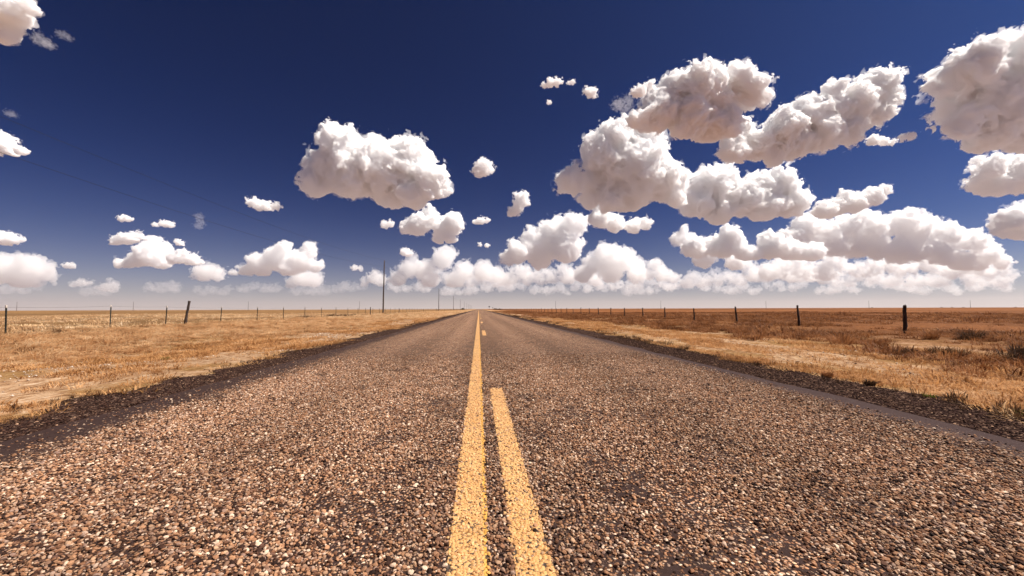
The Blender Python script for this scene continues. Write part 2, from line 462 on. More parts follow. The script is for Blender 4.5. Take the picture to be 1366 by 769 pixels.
X, Y = jgrid(-3.25, 3.55, 0.55, 8.5, 0.0122)
bal = fbm2(X * 4.4, Y * 2.9, 51, 4) * 0.60 + fbm2(X * 1.0, Y * 0.14, 53, 3) * 0.4 + fbm2(X * 14, Y * 11, 57, 3) * 0.42
bal = bal - 0.13 * (((X > -.65) & (X < -.12)) | ((X > .28) & (X < .85)))
k = (bal + RNG.normal(0, 0.14, len(X)) > -0.23)
e1 = -2.82 + fbm2(Y * 5, X * 5, 60) * 0.30; e2 = 3.34 + fbm2(Y * 5, X * 5, 61) * 0.16
stray = (RNG.random(len(X)) < np.where(X < 0, 0.05, 0.16)) & (X < 3.56)
k &= ((X > e1 + np.abs(RNG.normal(0, .13, len(X))) - .10) & (X < e2 - np.abs(RNG.normal(0, .06, len(X))) + .03)) | stray
k &= RNG.random(len(X)) < np.clip((8.4 - Y) / 2.6, 0, 1)
X, Y = X[k], Y[k]
wob = fbm2(X * 3, Y * 25, 70, 3) * 0.022
rag = RNG.normal(0, 0.006, len(X))
inA = (X > LINE_A[0] + wob + rag) & (X < LINE_A[1] + wob * .5 + rag)
inB = (X > LINE_B[0] + wob + rag) & (X < LINE_B[1] + wob * .5 + rag) & (Y < DASH[0][1])
plain = ~(inA | inB) | (RNG.random(len(X)) < 0.05)
P_, R_, S_ = stones_at(X[plain], Y[plain], 0 * X[plain], 0.0128)
tag(scatter('road_stones', P_, R_, S_, K_ROAD), 'loose looking layer of tan and pink stone chips set in the black road binder')
for msk, par in ((inA, solid), (inB, dashes[0])):
    msk = msk & (RNG.random(len(X)) + fbm2(X * 16, Y * 16, 77, 3) * 0.5 < 0.88)
    P_, R_, S_ = stones_at(X[msk], Y[msk], 0 * X[msk], 0.0135, 0.3, 0.30)
    scatter('painted_stones', P_, R_, S_, K_PAINT, par)

# shoulder gravel
def shoulder(x0, x1, name, lab, seed):
    X, Y = jgrid(x0 - .3, x1 + .3, 0.8, 13, 0.0165)
    edge0 = x0 + fbm2(Y * 2.1, Y * 0 + seed, seed) * 0.3 + RNG.normal(0, .08, len(X)); edge1 = x1 + RNG.normal(0, .07, len(X))
    k = (X > edge0) & (X < edge1) & (RNG.random(len(X)) < 0.75)
    X, Y = X[k], Y[k]
    P_, R_, S_ = stones_at(X, Y, np.full(len(X), -0.012), 0.0125, 0.5, 0.45)
    tag(scatter(name, P_, R_, S_, K_DARK), lab)
shoulder(SHL - 0.1, ROAD_L + 0.35, 'shoulder_gravel', 'dark brown gravel along the left edge of the road', 3)
shoulder(ROAD_R - 0.05, SHR + 0.1, 'shoulder_gravel', 'dark brown gravel between the right edge of the road and the grass', 8)
X, Y = jgrid(-7.8, -4.5, 1.5, 26, 0.06)
k = (fbm2(X * 1.3, Y * 0.5, 81, 4) + RNG.normal(0, .2, len(X)) > 0.30)
X2, Y2 = jgrid(5.2, 9.0, 2, 24, 0.07)
k2 = (fbm2(X2 * 1.1, Y2 * 0.5, 83, 4) + RNG.normal(0, .2, len(X2)) > 0.36)
X = np.concatenate([X[k], X2[k2]]); Y = np.concatenate([Y[k], Y2[k2]])
P_, R_, S_ = stones_at(X, Y, gz(X, Y), 0.022, 0.45, 0.6)
tag(scatter('pale_stones', P_, R_, S_, K_PALE), 'scattered pale stones and caliche in the dry verges')

# ------------------------------------------------------------ dry grass
def m_grass(stops, name):
    def b_(n, b):
        oi = n.n('ShaderNodeObjectInfo').outputs['Random']
        P, s = pos_xy(n)
        nz = n.noise(P, 0.5, 3, 0.6).outputs[0]
        n2 = n.noise(n.vm('MULTIPLY', P, (1.0, 0.5, 1.0)), 1.6, 4, 0.65).outputs[0]  # finer noise: streaks and dark shadow patches put into the grass colour
        f = n.m('ADD', n.m('MULTIPLY', oi, 0.45), n.m('ADD', n.m('MULTIPLY', n.m('SUBTRACT', nz, 0.36), 0.9), n.m('MULTIPLY', n.m('SUBTRACT', n2, 0.42), 1.5)), clamp=True)
        c = n.ramp(f, stops)
        n.set(b.inputs['Base Color'], c)
        b.inputs['Roughness'].default_value = 0.7
        b.inputs['Specular IOR Level'].default_value = 0.2
        tl = n.n('ShaderNodeBsdfTranslucent', {'Color': c})
        mx = n.n('ShaderNodeMixShader', {0: 0.42, 1: b, 2: tl})
        n.nt.links.new(mx.outputs[0], n.nt.nodes['Material Output'].inputs['Surface'])
    return mat(name, b_)
M_STRAW = m_grass([(0, (0.20, 0.085, 0.030)), (0.35, (0.46, 0.230, 0.085)), (0.7, (0.62, 0.36, 0.165)), (1, (0.78, 0.55, 0.33))], 'straw')
M_LONG = m_grass([(0, (0.28, 0.135, 0.055)), (0.3, (0.60, 0.36, 0.18)), (0.65, (0.80, 0.56, 0.32)), (1, (0.90, 0.74, 0.52))], 'long_dry_grass')
M_BROWN = m_grass([(0, (0.095, 0.036, 0.014)), (0.4, (0.22, 0.088, 0.033)), (0.75, (0.36, 0.165, 0.068)), (1, (0.52, 0.29, 0.14))], 'brown_dead_grass')
M_WEED = m_grass([(0, (0.030, 0.015, 0.010)), (0.5, (0.07, 0.035, 0.018)), (1, (0.14, 0.075, 0.035))], 'dark_weed')
M_GREEN = m_grass([(0, (0.07, 0.085, 0.015)), (1, (0.16, 0.17, 0.03))], 'green_sprout')

def tuft(seed, m, n, h, spread, lean=0.5, width=0.006, swept=(0, 0), flop=0.0, name='tuft'):
    r = random.Random(seed); v = []; f = []
    for _ in range(n):
        a = r.uniform(0, 6.283); d = spread * math.sqrt(r.random()); bx, by = d * math.cos(a), d * math.sin(a)
        L = h * r.uniform(0.45, 1.0)
        a2 = a + r.gauss(0, 0.9)
        q = lean * r.uniform(0.3, 1.4)
        dx, dy = math.cos(a2) * q + swept[0], math.sin(a2) * q + swept[1]
        up_ = max(0.12, 1 - flop * r.uniform(0.5, 1.0))
        l = math.sqrt(dx * dx + dy * dy + up_ * up_); dx, dy, dz = dx / l, dy / l, up_ / l
        w = width * r.uniform(0.6, 1.3)
        px, py = -dy, dx
        pl = math.hypot(px, py) or 1; px, py = px / pl * w, py / pl * w
        if r.random() < .5: t_ = r.uniform(-1, 1); px, py = px * t_, py + w * (1 - abs(t_))
        i = len(v)
        m1 = (bx + dx * L * .5, by + dy * L * .5, dz * L * .55)
        tp = (bx + dx * L * 1.05 + swept[0] * L * .15, by + dy * L * 1.05 + swept[1] * L * .15, dz * L * .9 - 0.08 * L)
        v += [(bx - px, by - py, -0.02), (bx + px, by + py, -0.02), (m1[0] + px * .8, m1[1] + py * .8, m1[2]), (m1[0] - px * .8, m1[1] - py * .8, m1[2]), tp]
        f += [(i, i + 1, i + 2, i + 3)]
        f += [(i + 3, i + 2, i + 4, i + 4)]
    me = bpy.data.meshes.new(name)
    me.from_pydata(v, [], [q if q[2] != q[3] else q[:3] for q in f]); me.materials.append(m); me.update()
    return me
K_STRAW = kinds_collection('mown_straw_kinds', [tuft(i, M_STRAW, 46, 0.11, 0.10, 1.3, 0.0035, flop=0.75) for i in range(6)])
K_LONG = kinds_collection('long_grass_kinds', [tuft(i + 10, M_LONG, 60, 0.30, 0.13, 0.5, 0.0045, swept=(0.95, -0.45), flop=0.8) for i in range(6)])
K_BROWN = kinds_collection('brown_grass_kinds', [tuft(i + 20, M_BROWN, 70, 0.145, 0.13, 0.9, 0.0042, flop=0.45) for i in range(6)])
K_FIELD = kinds_collection('field_grass_kinds', [tuft(i + 30, M_BROWN, 40, 0.16, 0.22, 0.9, 0.008, flop=0.4) for i in range(4)])
K_FIELDL = kinds_collection('pale_field_grass_kinds', [tuft(i + 40, M_LONG, 40, 0.16, 0.24, 0.9, 0.008, flop=0.5) for i in range(4)])
K_WEED = kinds_collection('weed_kinds', [tuft(i + 50, M_WEED, 34, 0.30, 0.10, 0.6, 0.005) for i in range(4)])

def grass(name, label, x0, x1, y0, y1, cell, coll, size=1.0, dens=None, jit=0.3, spin=6.283):
    X, Y = jgrid(x0, x1, y0, y1, cell)
    # keep what a view from about here can reach
    k = (np.abs(X) < Y * 1.55 + 3.0)
    if dens is not None: k &= RNG.random(len(X)) < dens(X, Y)
    X, Y = X[k], Y[k]
    s = size * np.exp(RNG.normal(0, jit, len(X)))
    rot = np.stack([RNG.normal(0, .12, len(X)), RNG.normal(0, .12, len(X)), (RNG.random(len(X)) - .5) * spin], 1)
    return tag(scatter(name, np.stack([X, Y, gz(X, Y)], 1), rot, np.stack([s, s, s * RNG.uniform(.7, 1.3, len(X))], 1), coll), label)
edgeL = lambda X, Y: X < SHL - 0.02 + fbm2(Y * 2.1, Y * 0 + 3, 3) * 0.5
edgeR = lambda X, Y: X > SHR + 0.02 + fbm2(Y * 2.1, Y * 0 + 8, 8) * 0.5
def d_strawL(X, Y):
    p = fbm2(X * .9, Y * .45, 91, 4)
    return np.clip(0.34 + p * 2.4 - 0.35 * np.exp(-((X + 5.6) / 1.1) ** 2), 0.04, 1) * np.clip((X + 8.6 + fbm2(X, Y * .3, 92) * 2) / 1.2 + .5, 0.0, 1) * edgeL(X, Y)
grass('mown_straw', 'short mown straw on the left verge beside the shoulder', -9.6, SHL + .2, 1.5, 42, 0.088, K_STRAW, 1.0, d_strawL)
def d_strawR(X, Y):
    p = fbm2(X * .9, Y * .45, 95, 4)
    return np.clip(0.45 + p * 2.2 - 0.3 * np.exp(-((X - 7.0) / 1.0) ** 2), 0.04, 1) * np.clip((9.2 + fbm2(X, Y * .3, 96) * 2.4 - X) / 1.2 + .5, 0.0, 1) * edgeR(X, Y)
grass('mown_straw', 'short mown straw on the right verge beside the shoulder', SHR - .2, 11, 1.5, 42, 0.088, K_STRAW, 1.0, d_strawR)
def d_long(X, Y):
    p = fbm2(X * .5, Y * .3, 101, 4)
    return 0.75 * np.clip((-7.0 - X + fbm2(X, Y * .3, 92) * 2) / 1.5, 0, 1) * np.clip(0.85 + p * 1.2, 0.15, 1)
grass('long_dry_grass', 'long windswept dry grass between the left verge and the wire fence', -18.6, -6.5, 4, 45, 0.145, K_LONG, 0.85, d_long, spin=0.9)
def d_tus(X, Y):
    p = fbm2(X * .55, Y * .4, 111, 4)
    return np.clip((X - 8.2 + p * 3) / 3.0, 0, 1) * np.clip(0.42 + p * 2.2, 0.02, 1)
grass('brown_dead_grass', 'brown tussocky dead grass between the right verge and the post fence', 8, 19, 4, 60, 0.17, K_BROWN, 1.0, d_tus, 0.4)
grass('field_grass', 'reddish brown grass of the field beyond the right fence', 17, 75, 10, 90, 0.52, K_FIELD, 1.1, lambda X, Y: np.clip(0.6 + fbm2(X * .12, Y * .12, 121, 4) * 1.5, .1, 1), 0.35)
grass('field_grass', 'pale tan grass of the field beyond the left fence', -75, -18, 10, 90, 0.52, K_FIELDL, 1.0, lambda X, Y: np.clip(0.6 + fbm2(X * .12, Y * .12, 123, 4) * 1.5, .1, 1), 0.35)
grass('far_verge_grass', 'tan grass of the verges further up the road', -18, -4.2, 42, 170, 0.42, K_FIELDL, 1.1, lambda X, Y: np.clip(0.8 + fbm2(X * .3, Y * .2, 125) * 1.5, .1, 1))
grass('far_verge_grass', 'tan and brown grass up the road on its right side', 4.9, 18, 42, 170, 0.42, K_FIELD, 1.1, lambda X, Y: np.clip(0.8 + fbm2(X * .3, Y * .2, 126) * 1.5, .1, 1) * np.where(X > 8, 1, .3))
grass('fence_weeds', 'dark weeds growing along the foot of the left fence', -18.8, -16.6, 9, 60, 0.20, K_WEED, 0.9, lambda X, Y: np.clip(0.25 + fbm2(X * .5, Y * .25, 131, 4) * 1.7, 0, 1) * .55)
# weeds and straw straggling over the shoulder edges
grass('shoulder_weeds', 'dark weeds along the grass edge of the right shoulder', SHR - .15, SHR + .55, 2, 60, 0.12, K_WEED, 0.38, lambda X, Y: np.clip(0.15 + fbm2(Y * .8, Y * 0, 133, 4) * 1.5, 0, 1) * .7)
grass('shoulder_weeds', 'dark weeds along the grass edge of the left shoulder', SHL - .55, SHL + .1, 2, 60, 0.12, K_WEED, 0.26, lambda X, Y: np.clip(0.10 + fbm2(Y * .8, Y * 0, 137, 4) * 1.5, 0, 1) * .6)
print('GROUND', time.time() - T0)
# ------------------------------------------------------------ clouds
_cm = {}
def cloud_mat(mfp, tint=(0.994, 0.995, 1.0, 1)):
    """white vapour: light is scattered many times, one scattering every mfp metres"""
    mfp = int(round(mfp / 10.0) * 10) or 10
    if mfp not in _cm:
        def b(n, p):
            n.nt.nodes.remove(p)
            v = n.n('ShaderNodeVolumeScatter', {'Color': tint, 'Density': 1.0 / mfp, 'Anisotropy': 0.15})
            n.nt.links.new(v.outputs[0], n.nt.nodes['Material Output'].inputs['Volume'])
        _cm[mfp] = mat('cloud_vapour', b)
    return _cm[mfp]

def build_cloud_mesh(blobs, base, vox, amp, seed, fine=1.0, fringe=False, warpk=1.5):
    """implicit billowing surface: soft union of balls cut off at a flat base, swollen by cells of noise.
    blobs: array of x, y, z, r in metres about the cloud's own origin"""
    bl = np.array(blobs)
    R = bl[:, 3].mean()
    pad = amp * 1.3
    lo = (bl[:, :3] - bl[:, 3:]).min(0) - pad
    hi = (bl[:, :3] + bl[:, 3:]).max(0) + pad
    lo[2] = max(lo[2], base - pad * 0.6)
    res = np.maximum(((hi - lo) / vox).astype(int), 8)
    nt = bpy.data.node_groups.new('cloud_shape', 'GeometryNodeTree')
    nt.interface.new_socket('Geometry', in_out='OUTPUT', socket_type='NodeSocketGeometry')
    n = N(nt)
    pos = n.n('GeometryNodeInputPosition').outputs[0]
    off = n.vm('ADD', pos, (seed * 731.3 % 9000, seed * 1311.7 % 9000, seed * 277.1 % 9000))
    w = n.noise(off, 1.0 / (R * 1.5), 4.0, 0.58)
    warp = n.vm('SCALE', n.vm('SUBTRACT', w.outputs['Color'], (0.5, 0.5, 0.5)), R * warpk)
    q = n.vm('ADD', pos, warp)
    d = None
    for x, y, z, r in blobs:
        e = n.m('SUBTRACT', n.vm('DISTANCE', q, (x, y, z), out=1), r * 0.92)
        d = e if d is None else n.m('SMOOTH_MIN', d, e, R * (0.35 if warpk < 2 else 0.6))
    # billows, three generations of cells riding on each other
    tot = None
    for sc, a in ((R * 0.75, 0.60), (R * 0.32, 0.56), (R * 0.13 * fine, 0.36)):
        v = n.n('ShaderNodeTexVoronoi', feature='F1')
        n.set(v.inputs['Vector'], n.vm('ADD', off, n.vm('SCALE', warp, 0.5)))
        v.inputs['Scale'].default_value = 1.0 / sc
        f = v.outputs['Distance']
        f = n.m('SUBTRACT', 0.55, n.m('MULTIPLY', f, f))        # round tops, sharp valleys
        f = n.m('MULTIPLY', f, a * amp * 1.9)
        tot = f if tot is None else n.m('ADD', tot, f)
    fb = n.noise(off, 1.0 / (R * 0.9), 7.0, 0.70, 0.5)
    tot = n.m('ADD', tot, n.m('MULTIPLY', n.m('SUBTRACT', fb.outputs[0], 0.54), amp * 6.4))
    if fringe:                                                # a torn thin veil hanging round the body
        f2 = n.noise(n.vm('ADD', off, (500.0, 300.0, 900.0)), 1.0 / (R * 0.7), 5.0, 0.66, 0.8)
        tot = n.m('ADD', tot, n.m('MULTIPLY', n.m('SUBTRACT', f2.outputs[0], 0.47), R * 2.6))
    # billows fade towards the flat base
    sx = n.n('ShaderNodeSeparateXYZ', {0: pos}).outputs
    hgt = n.mapr(n.m('SUBTRACT', sx[2], base), 0.0, R * 1.3, 0.3, 1.0)
    d = n.m('SUBTRACT', d, n.m('MULTIPLY', tot, hgt))
    cut = n.m('SUBTRACT', base, sx[2])
    lown = n.noise(off, 1.0 / (R * 1.5), 4.0, 0.55)
    cut = n.m('ADD', cut, n.m('MULTIPLY', n.m('SUBTRACT', lown.outputs[0], 0.5), R * 1.1))
    d = n.m('SMOOTH_MAX', d, cut, R * 0.25)
    dens = n.m('SUBTRACT', 0.5, n.m('DIVIDE', d, vox * 6), clamp=True)
    vc = n.n('GeometryNodeVolumeCube', {'Density': dens, 'Min': tuple(lo), 'Max': tuple(hi),
             'Resolution X': int(res[0]), 'Resolution Y': int(res[1]), 'Resolution Z': int(res[2])})
    vm = n.n('GeometryNodeVolumeToMesh', {'Volume': vc, 'Threshold': 0.5})
    ss = n.n('GeometryNodeSetShadeSmooth', {'Geometry': vm})
    go = n.n('NodeGroupOutput', {0: ss})
    me0 = bpy.data.meshes.new('tmp')
    o = bpy.data.objects.new('tmp', me0)
    COL.objects.link(o)
    md = o.modifiers.new('g', 'NODES'); md.node_group = nt
    dg = bpy.context.evaluated_depsgraph_get()
    me = bpy.data.meshes.new_from_object(o.evaluated_get(dg))
    bpy.data.objects.remove(o); bpy.data.meshes.remove(me0)
    bpy.data.node_groups.remove(nt)
    return me

CLOUD_ALT = 1500.0
def cloud(blobs, base_py, label, group=None, amp=0.38, seed=None, vox=1.5, deep=0.9, alt=CLOUD_ALT, name='cloud', thin=1.0):
    """blobs given as photo x, y, radius; the base row fixes how far away a base at 1500 m stands"""
    global _cs
    rnd = random.Random(len(label) * 13 + int(blobs[0][0]))
    cx = sum(b[0] for b in blobs) / len(blobs)
    hy = 412.5 - (cx - 638.7) * 0.0032
    def ray(px, py):
        return CM @ Vector(((px - 683) / FPX, -(py - 384.5) / FPX, -1.0))
    rb = ray(cx, base_py)
    D = (alt - EYE.z) / rb.z                       # distance along the view axis
    k = D / FPX
    org = EYE + ray(cx, base_py) * D
    pts = []
    wd = max(b[2] for b in blobs)
    for (px, py, r) in blobs:
        dd = D * (1 + rnd.uniform(-0.5, 0.5) * deep * wd / FPX)
        p = EYE + ray(px, py) * dd - org
        pts.append((p.x, p.y, p.z, r * k))
        if r > 9:                                  # a companion further back fills the cloud's depth
            p = EYE + ray(px + rnd.uniform(-.3, .3) * r, py + 0.15 * r) * D * (1 + deep * r / FPX) - org
            pts.append((p.x, p.y, p.z, r * k * 0.8))
    mr = sum(b[2] for b in blobs) / len(blobs)
    if mr < 9: amp *= 1.8; vox *= 0.85
    wk = 3.0 if mr < 9 else 1.5
    me = build_cloud_mesh(pts, 0.0, vox * k, amp * mr * k, seed or cx * 0.37 + base_py * 0.11, warpk=wk)
    faint = max(0.0, min(1.0, (base_py - 352) / 46.0))          # far heaps thinned to imitate fading into haze
    mp = 1.8 * k * (1 + 8 * faint ** 1.5) * thin
    me.materials.clear(); me.materials.append(cloud_mat(mp))
    o = bpy.data.objects.new(name, me)
    o.location = org
    link(o)
    tag(o, label, 'cloud', group)
    if thin == 1.0 and base_py < 370 and wd > 6:
        m2 = build_cloud_mesh(pts, 0.0, vox * k * 1.9, amp * mr * k, seed or cx * 0.37 + base_py * 0.11, fringe=True, warpk=wk)
        m2.materials.clear(); m2.materials.append(cloud_mat(mp * 7))
        w = bpy.data.objects.new('wispy_fringe', m2)
        link(w, o)
    return o


def heap(seed, x0, x1, y0, y1, r0, r1, n):
    g = random.Random(seed * 77)
    out = []
    for i in range(n):
        x = x0 + (x1 - x0) * (i + g.random()) / n
        top = y0 + (y1 - y0) * (0.25 + 0.5 * abs(math.sin(x * 0.05 + seed)))
        out.append((x, g.uniform(top - 4, y1), g.uniform(r0, r1)))
    return out
_G = 'cumulus clouds in the blue sky'
CL = [
 # (blobs), base row, voxel in photo pixels, billow amplitude, label
 ([(455,193,22),(440,225,24),(421,247,13),(470,232,30),(510,225,34),(545,222,30),(573,243,20),(520,252,26),(548,262,18),(492,212,24),(535,203,16),(505,199,10)], 277, 1.4, .38,
  'big white cumulus with a flat mauve base, alone above the nearest utility pole'),
 ([(560,299,14),(574,288,11),(605,297,14),(542,304,9),(590,306,11),(600,319,9),(583,322,7)], 324, 1.3, .36,
  'ragged white cloud tucked directly under the big flat based cumulus'),
 ([(513,301,4.5),(520,299,4),(530,312,4)], 306, 1.0, .4,
  'tiny puff just left of the ragged cloud under the big cumulus'),
 ([(645,224,9),(638,231,6),(652,222,5)], 237, 1.0, .42, 'small lone puff right of the big cumulus, in dark blue sky'),
 ([(696,266,7),(690,275,6),(685,283,6)], 291, 1.0, .42, 'small comma shaped cloud left of the tall towering cumulus'),
 ([(641,296,5),(635,297,3.5),(648,295,3.5)], 300, 1.0, .4, 'tiny flat puff below the lone puff, above the road end'),
 ([(338,270,6),(346,275,6),(357,277,5.5),(369,276,4.5)], 283, 1.0, .36, 'small crescent shaped cloud left of the big flat based cumulus'),
 ([(200,339,16),(184,347,11),(216,334,11),(160,353,6),(206,325,9),(172,351,7),(215,349,10)], 361, 1.2, .36,
  'rounded white cloud low in the left sky with a tail on its left'),
 ([(240,344,8),(254,347,8),(231,346,6),(262,348,5)], 355, 1.0, .38, 'small oval cloud touching the right side of the rounded left cloud'),
 ([(165,320,7),(181,317,6),(155,323,5),(174,319,6)], 328, 1.0, .38, 'small flat cloud hanging over the rounded left cloud'),
 ([(163,292,4),(171,293,3.5)], 297, .9, .4, 'tiny bright puff high over the left fence, alone'),
 ([(218,299,4),(226,300,4),(208,301,2.5)], 305, .9, .42, 'faint torn puff right of the tiny bright one on the left'),
 ([(238,324,4),(243,326,3)], 329, .9, .4, 'tiny puff over the small oval cloud on the left'),
 ([(345,352,13),(370,345,17),(379,332,9),(400,348,14),(413,335,9),(420,355,9),(328,363,9),(312,366,6),(350,364,10),(385,360,11)], 368, 1.3, .38,
  'wide white cloud with two heads, low between the crescent cloud and the fence'),
 ([(275,363,11),(290,367,9),(263,370,5)], 376, 1.1, .38, 'small blurred cloud left of the two headed cloud'),
 ([(404,371,12),(420,373,11),(390,378,8)], 387, 1.1, .4, 'hazy cloud directly beneath the right head of the two headed cloud'),
 ([(15,358,18),(40,352,14),(60,364,11),(72,372,6),(30,372,14),(-15,360,24),(46,378,8)], 384, 1.4, .36,
  'large pale cloud low at the left edge, behind the leftmost fence post'),
 ([(2,320,8),(12,319,7),(22,322,5)], 327, 1.0, .38, 'small flat cloud above the large pale one at the left edge'),
 ([(8,192,10),(28,202,6),(14,202,7),(-12,190,18)], 207, 1.1, .42, 'torn white cloud cut by the left edge, halfway up the sky'),
 ([(4,14,20),(18,20,15),(0,38,15),(30,6,9),(-22,10,30)], 56, 1.5, .32, 'bright cloud in the top left corner'),
 ([(935,112,24),(905,128,26),(880,150,20),(920,155,25),(958,135,22),(985,108,19),(1000,122,18),(1014,128,9),(872,132,14),(948,168,20),(866,158,13),(852,160,9),(972,166,14),(915,172,13)], 192, 1.6, .42,
  'lumpy white cloud topmost of the cluster, left of the slanting one'),
 ([(1165,120,22),(1181,106,13),(1140,138,22),(1112,150,16),(1112,122,9),(1080,152,20),(1048,170,22),(1012,192,20),(978,203,14),(972,188,11),(990,172,10),(1058,188,22),(1098,178,20),(1132,175,16),(1170,152,14),(1030,212,11),(1186,130,11)], 226, 1.6, .40,
  'long cloud slanting up to the right, with a rounded head at its top right'),
 ([(1165,188,6),(1178,190,5),(1188,191,3.5),(1215,182,4),(1205,184,3)], 196, 1.0, .42, 'thin streak of cloud off the lower right of the slanting cloud'),
 ([(815,280,16),(835,278,14),(792,252,12),(788,268,10),(820,183,20),(800,203,22),(850,188,24),(763,241,15),(750,244,7),(822,222,26),(855,222,32),(886,243,24),(845,252,26),(815,258,20),(868,190,16),(897,245,14),(852,172,16),(902,268,11),(800,228,16)], 279, 1.6, .38,
  'tall towering cumulus with a lobe on its left, below the topmost cloud'),
 ([(800,292,12),(820,299,11),(845,302,10),(860,299,7),(797,272,10)], 313, 1.2, .42, 'ragged cloud hanging beneath the tall towering cumulus'),
 ([(740,315,22),(764,300,13),(775,297,7),(712,324,16),(696,334,14),(755,330,20),(722,342,17),(680,345,9)], 362, 1.4, .38,
  'heaped cloud above the road end, left of the towering cumulus'),
 ([(950,250,24),(930,270,20),(965,232,13),(990,265,22),(1010,250,18),(1045,246,16),(1040,234,9),(960,284,18),(1020,275,20),(1058,270,16),(925,247,11),(915,262,9)], 298, 1.6, .40,
  'broad cauliflower cloud under the slanting cloud, with two raised heads'),
 ([(1140,270,13),(1163,262,11),(1180,254,6),(1120,275,12),(1100,283,12),(1128,262,7)], 290, 1.3, .36,
  'smooth wedge of cloud pointing right, on top of the great right bank'),
 ([(1160,303,16),(1185,300,12),(1204,298,14),(1225,305,15),(1248,309,10),(1264,312,14),(1282,326,9),(1298,322,12),(1315,340,12),(1336,352,8),(1128,302,14),(1098,306,11),(1075,302,14),(1056,318,13),(1082,326,12),(1110,326,14),(1140,326,16),(1170,330,14),(1198,334,15),(1228,332,14),(1258,340,13),(1284,350,12),(1150,288,8),(1215,288,8),(1238,296,7),(1308,353,9)], 362, 1.5, .46,
  'great bank of heaped cloud over the right fence, sloping down to the right'),
 ([(920,325,12),(905,318,7),(950,330,12),(940,345,13),(970,336,8),(982,350,12),(912,310,6)], 362, 1.2, .42, 'broken cloud beneath the broad cauliflower cloud'),
 ([(810,343,18),(830,345,16),(846,356,11),(790,352,13),(778,366,11),(815,362,16),(850,368,11)], 380, 1.3, .38, 'domed cloud standing low, right of the heaped one over the road end'),
 ([(873,354,9),(885,366,11),(866,366,8),(897,372,8)], 380, 1.1, .4, 'small peaked cloud just right of the domed cloud'),
 ([(590,345,14),(600,338,9),(565,360,13),(546,358,12),(552,347,6),(620,360,12),(645,362,12),(659,369,8),(530,371,11),(575,374,12),(608,376,12)], 383, 1.3, .42,
  'low line of cloud heads left of the road end, behind the second utility pole'),
 ([(540,338,5),(546,339,4)], 343, .9, .4, 'tiny puff over the low line of cloud heads, right of the nearest pole'),
 ([(500,371,8),(486,378,5),(508,375,7)], 383, 1.0, .4, 'small hazy cloud behind the nearest utility pole'),
 (heap(5, 560, 690, 356, 380, 4, 8, 22), 387, 1.2, .44, 'layered hazy cloud low over the road end, left of the heaped cloud'),
 (heap(6, 660, 800, 350, 376, 4, 10, 22), 384, 1.2, .44, 'layered hazy cloud filling in under the heaped cloud'),
 (heap(1, 985, 1120, 340, 372, 5, 10, 20), 380, 1.3, .44, 'pale cloud bank under the left half of the great right bank'),
 (heap(2, 1115, 1350, 356, 378, 4, 8, 32), 386, 1.2, .44, 'pale row of cloud under the right half of the great bank'),
 (heap(7, 1020, 1335, 338, 366, 5, 10, 34), 376, 1.3, .44, 'middle layer of pale cloud heads across the underside of the great right bank'),
 (heap(8, 925, 1090, 298, 342, 8, 14, 20), 348, 1.3, .44, 'loose cloud heads hanging between the broad cauliflower cloud and the haze'),
 (heap(3, 905, 1010, 354, 378, 4, 7, 16), 386, 1.1, .44, 'hazy small heaps of cloud beneath the broken cloud'),
 (heap(4, 800, 905, 372, 384, 3, 6, 16), 390, 1.1, .44, 'hazy strip of cloud under the domed cloud'),
 ([(1300,88,24),(1332,84,28),(1270,110,18),(1254,113,8),(1290,138,24),(1330,138,36),(1366,128,40),(1322,178,22),(1362,178,26),(1410,125,50),(1286,166,14),(1352,66,14),(1255,158,6),(1385,75,30)], 206, 1.7, .38,
  'huge bright cloud at the right edge with a broad mauve base'),
 ([(1322,225,14),(1350,235,22),(1306,245,9),(1330,248,14),(1392,232,28)], 265, 1.4, .40, 'white cloud at the right edge, directly under the huge one'),
 ([(1350,293,15),(1336,310,8),(1372,290,18),(1366,307,15),(1395,300,20)], 320, 1.3, .38, 'lowest of the three clouds stacked at the right edge'),
 ([(735,112,5),(743,111,5),(726,115,3.5)], 119, 1.0, .38, 'small flat puff high up, left of the topmost cloud'),
 ([(764,110,3),(758,111,2)], 115, .9, .42, 'tiny speck of cloud between two puffs high in the sky'),
 ([(789,125,6),(785,122,4)], 133, .9, .42, 'small ragged puff high up, between the flat puff and the topmost cloud'),
 ([(853,123,7),(848,125,4)], 131, 1.0, .40, 'small round puff touching the upper left of the topmost cloud'),
 ([(732,137,2.6)], 141, .8, .4, 'tiny speck of cloud under the small flat puff high up'),
 ([(473,358,3.5),(480,359,3)], 363, .9, .4, 'tiny flat puff left of the nearest pole, low down'),
 ([(94,355,4),(88,355,3)], 359, .9, .4, 'tiny flat puff right of the large pale cloud at the left edge'),
 ([(148,380,6),(140,385,6),(152,386,5)], 391, 1.0, .42, 'faint cloud low over the second fence post from the left'),
 ([(108,378,5),(118,379,4),(98,380,4)], 384, 1.0, .42, 'faint flat cloud low over the left field'),
 ([(650,328,3),(640,327,2)], 332, .8, .4, 'tiny smear of cloud over the low line of cloud heads'),
]
for b, base, vx, am, lab in CL:
    cloud(b, base, lab, _G, amp=am, vox=min(vx, 1.35))
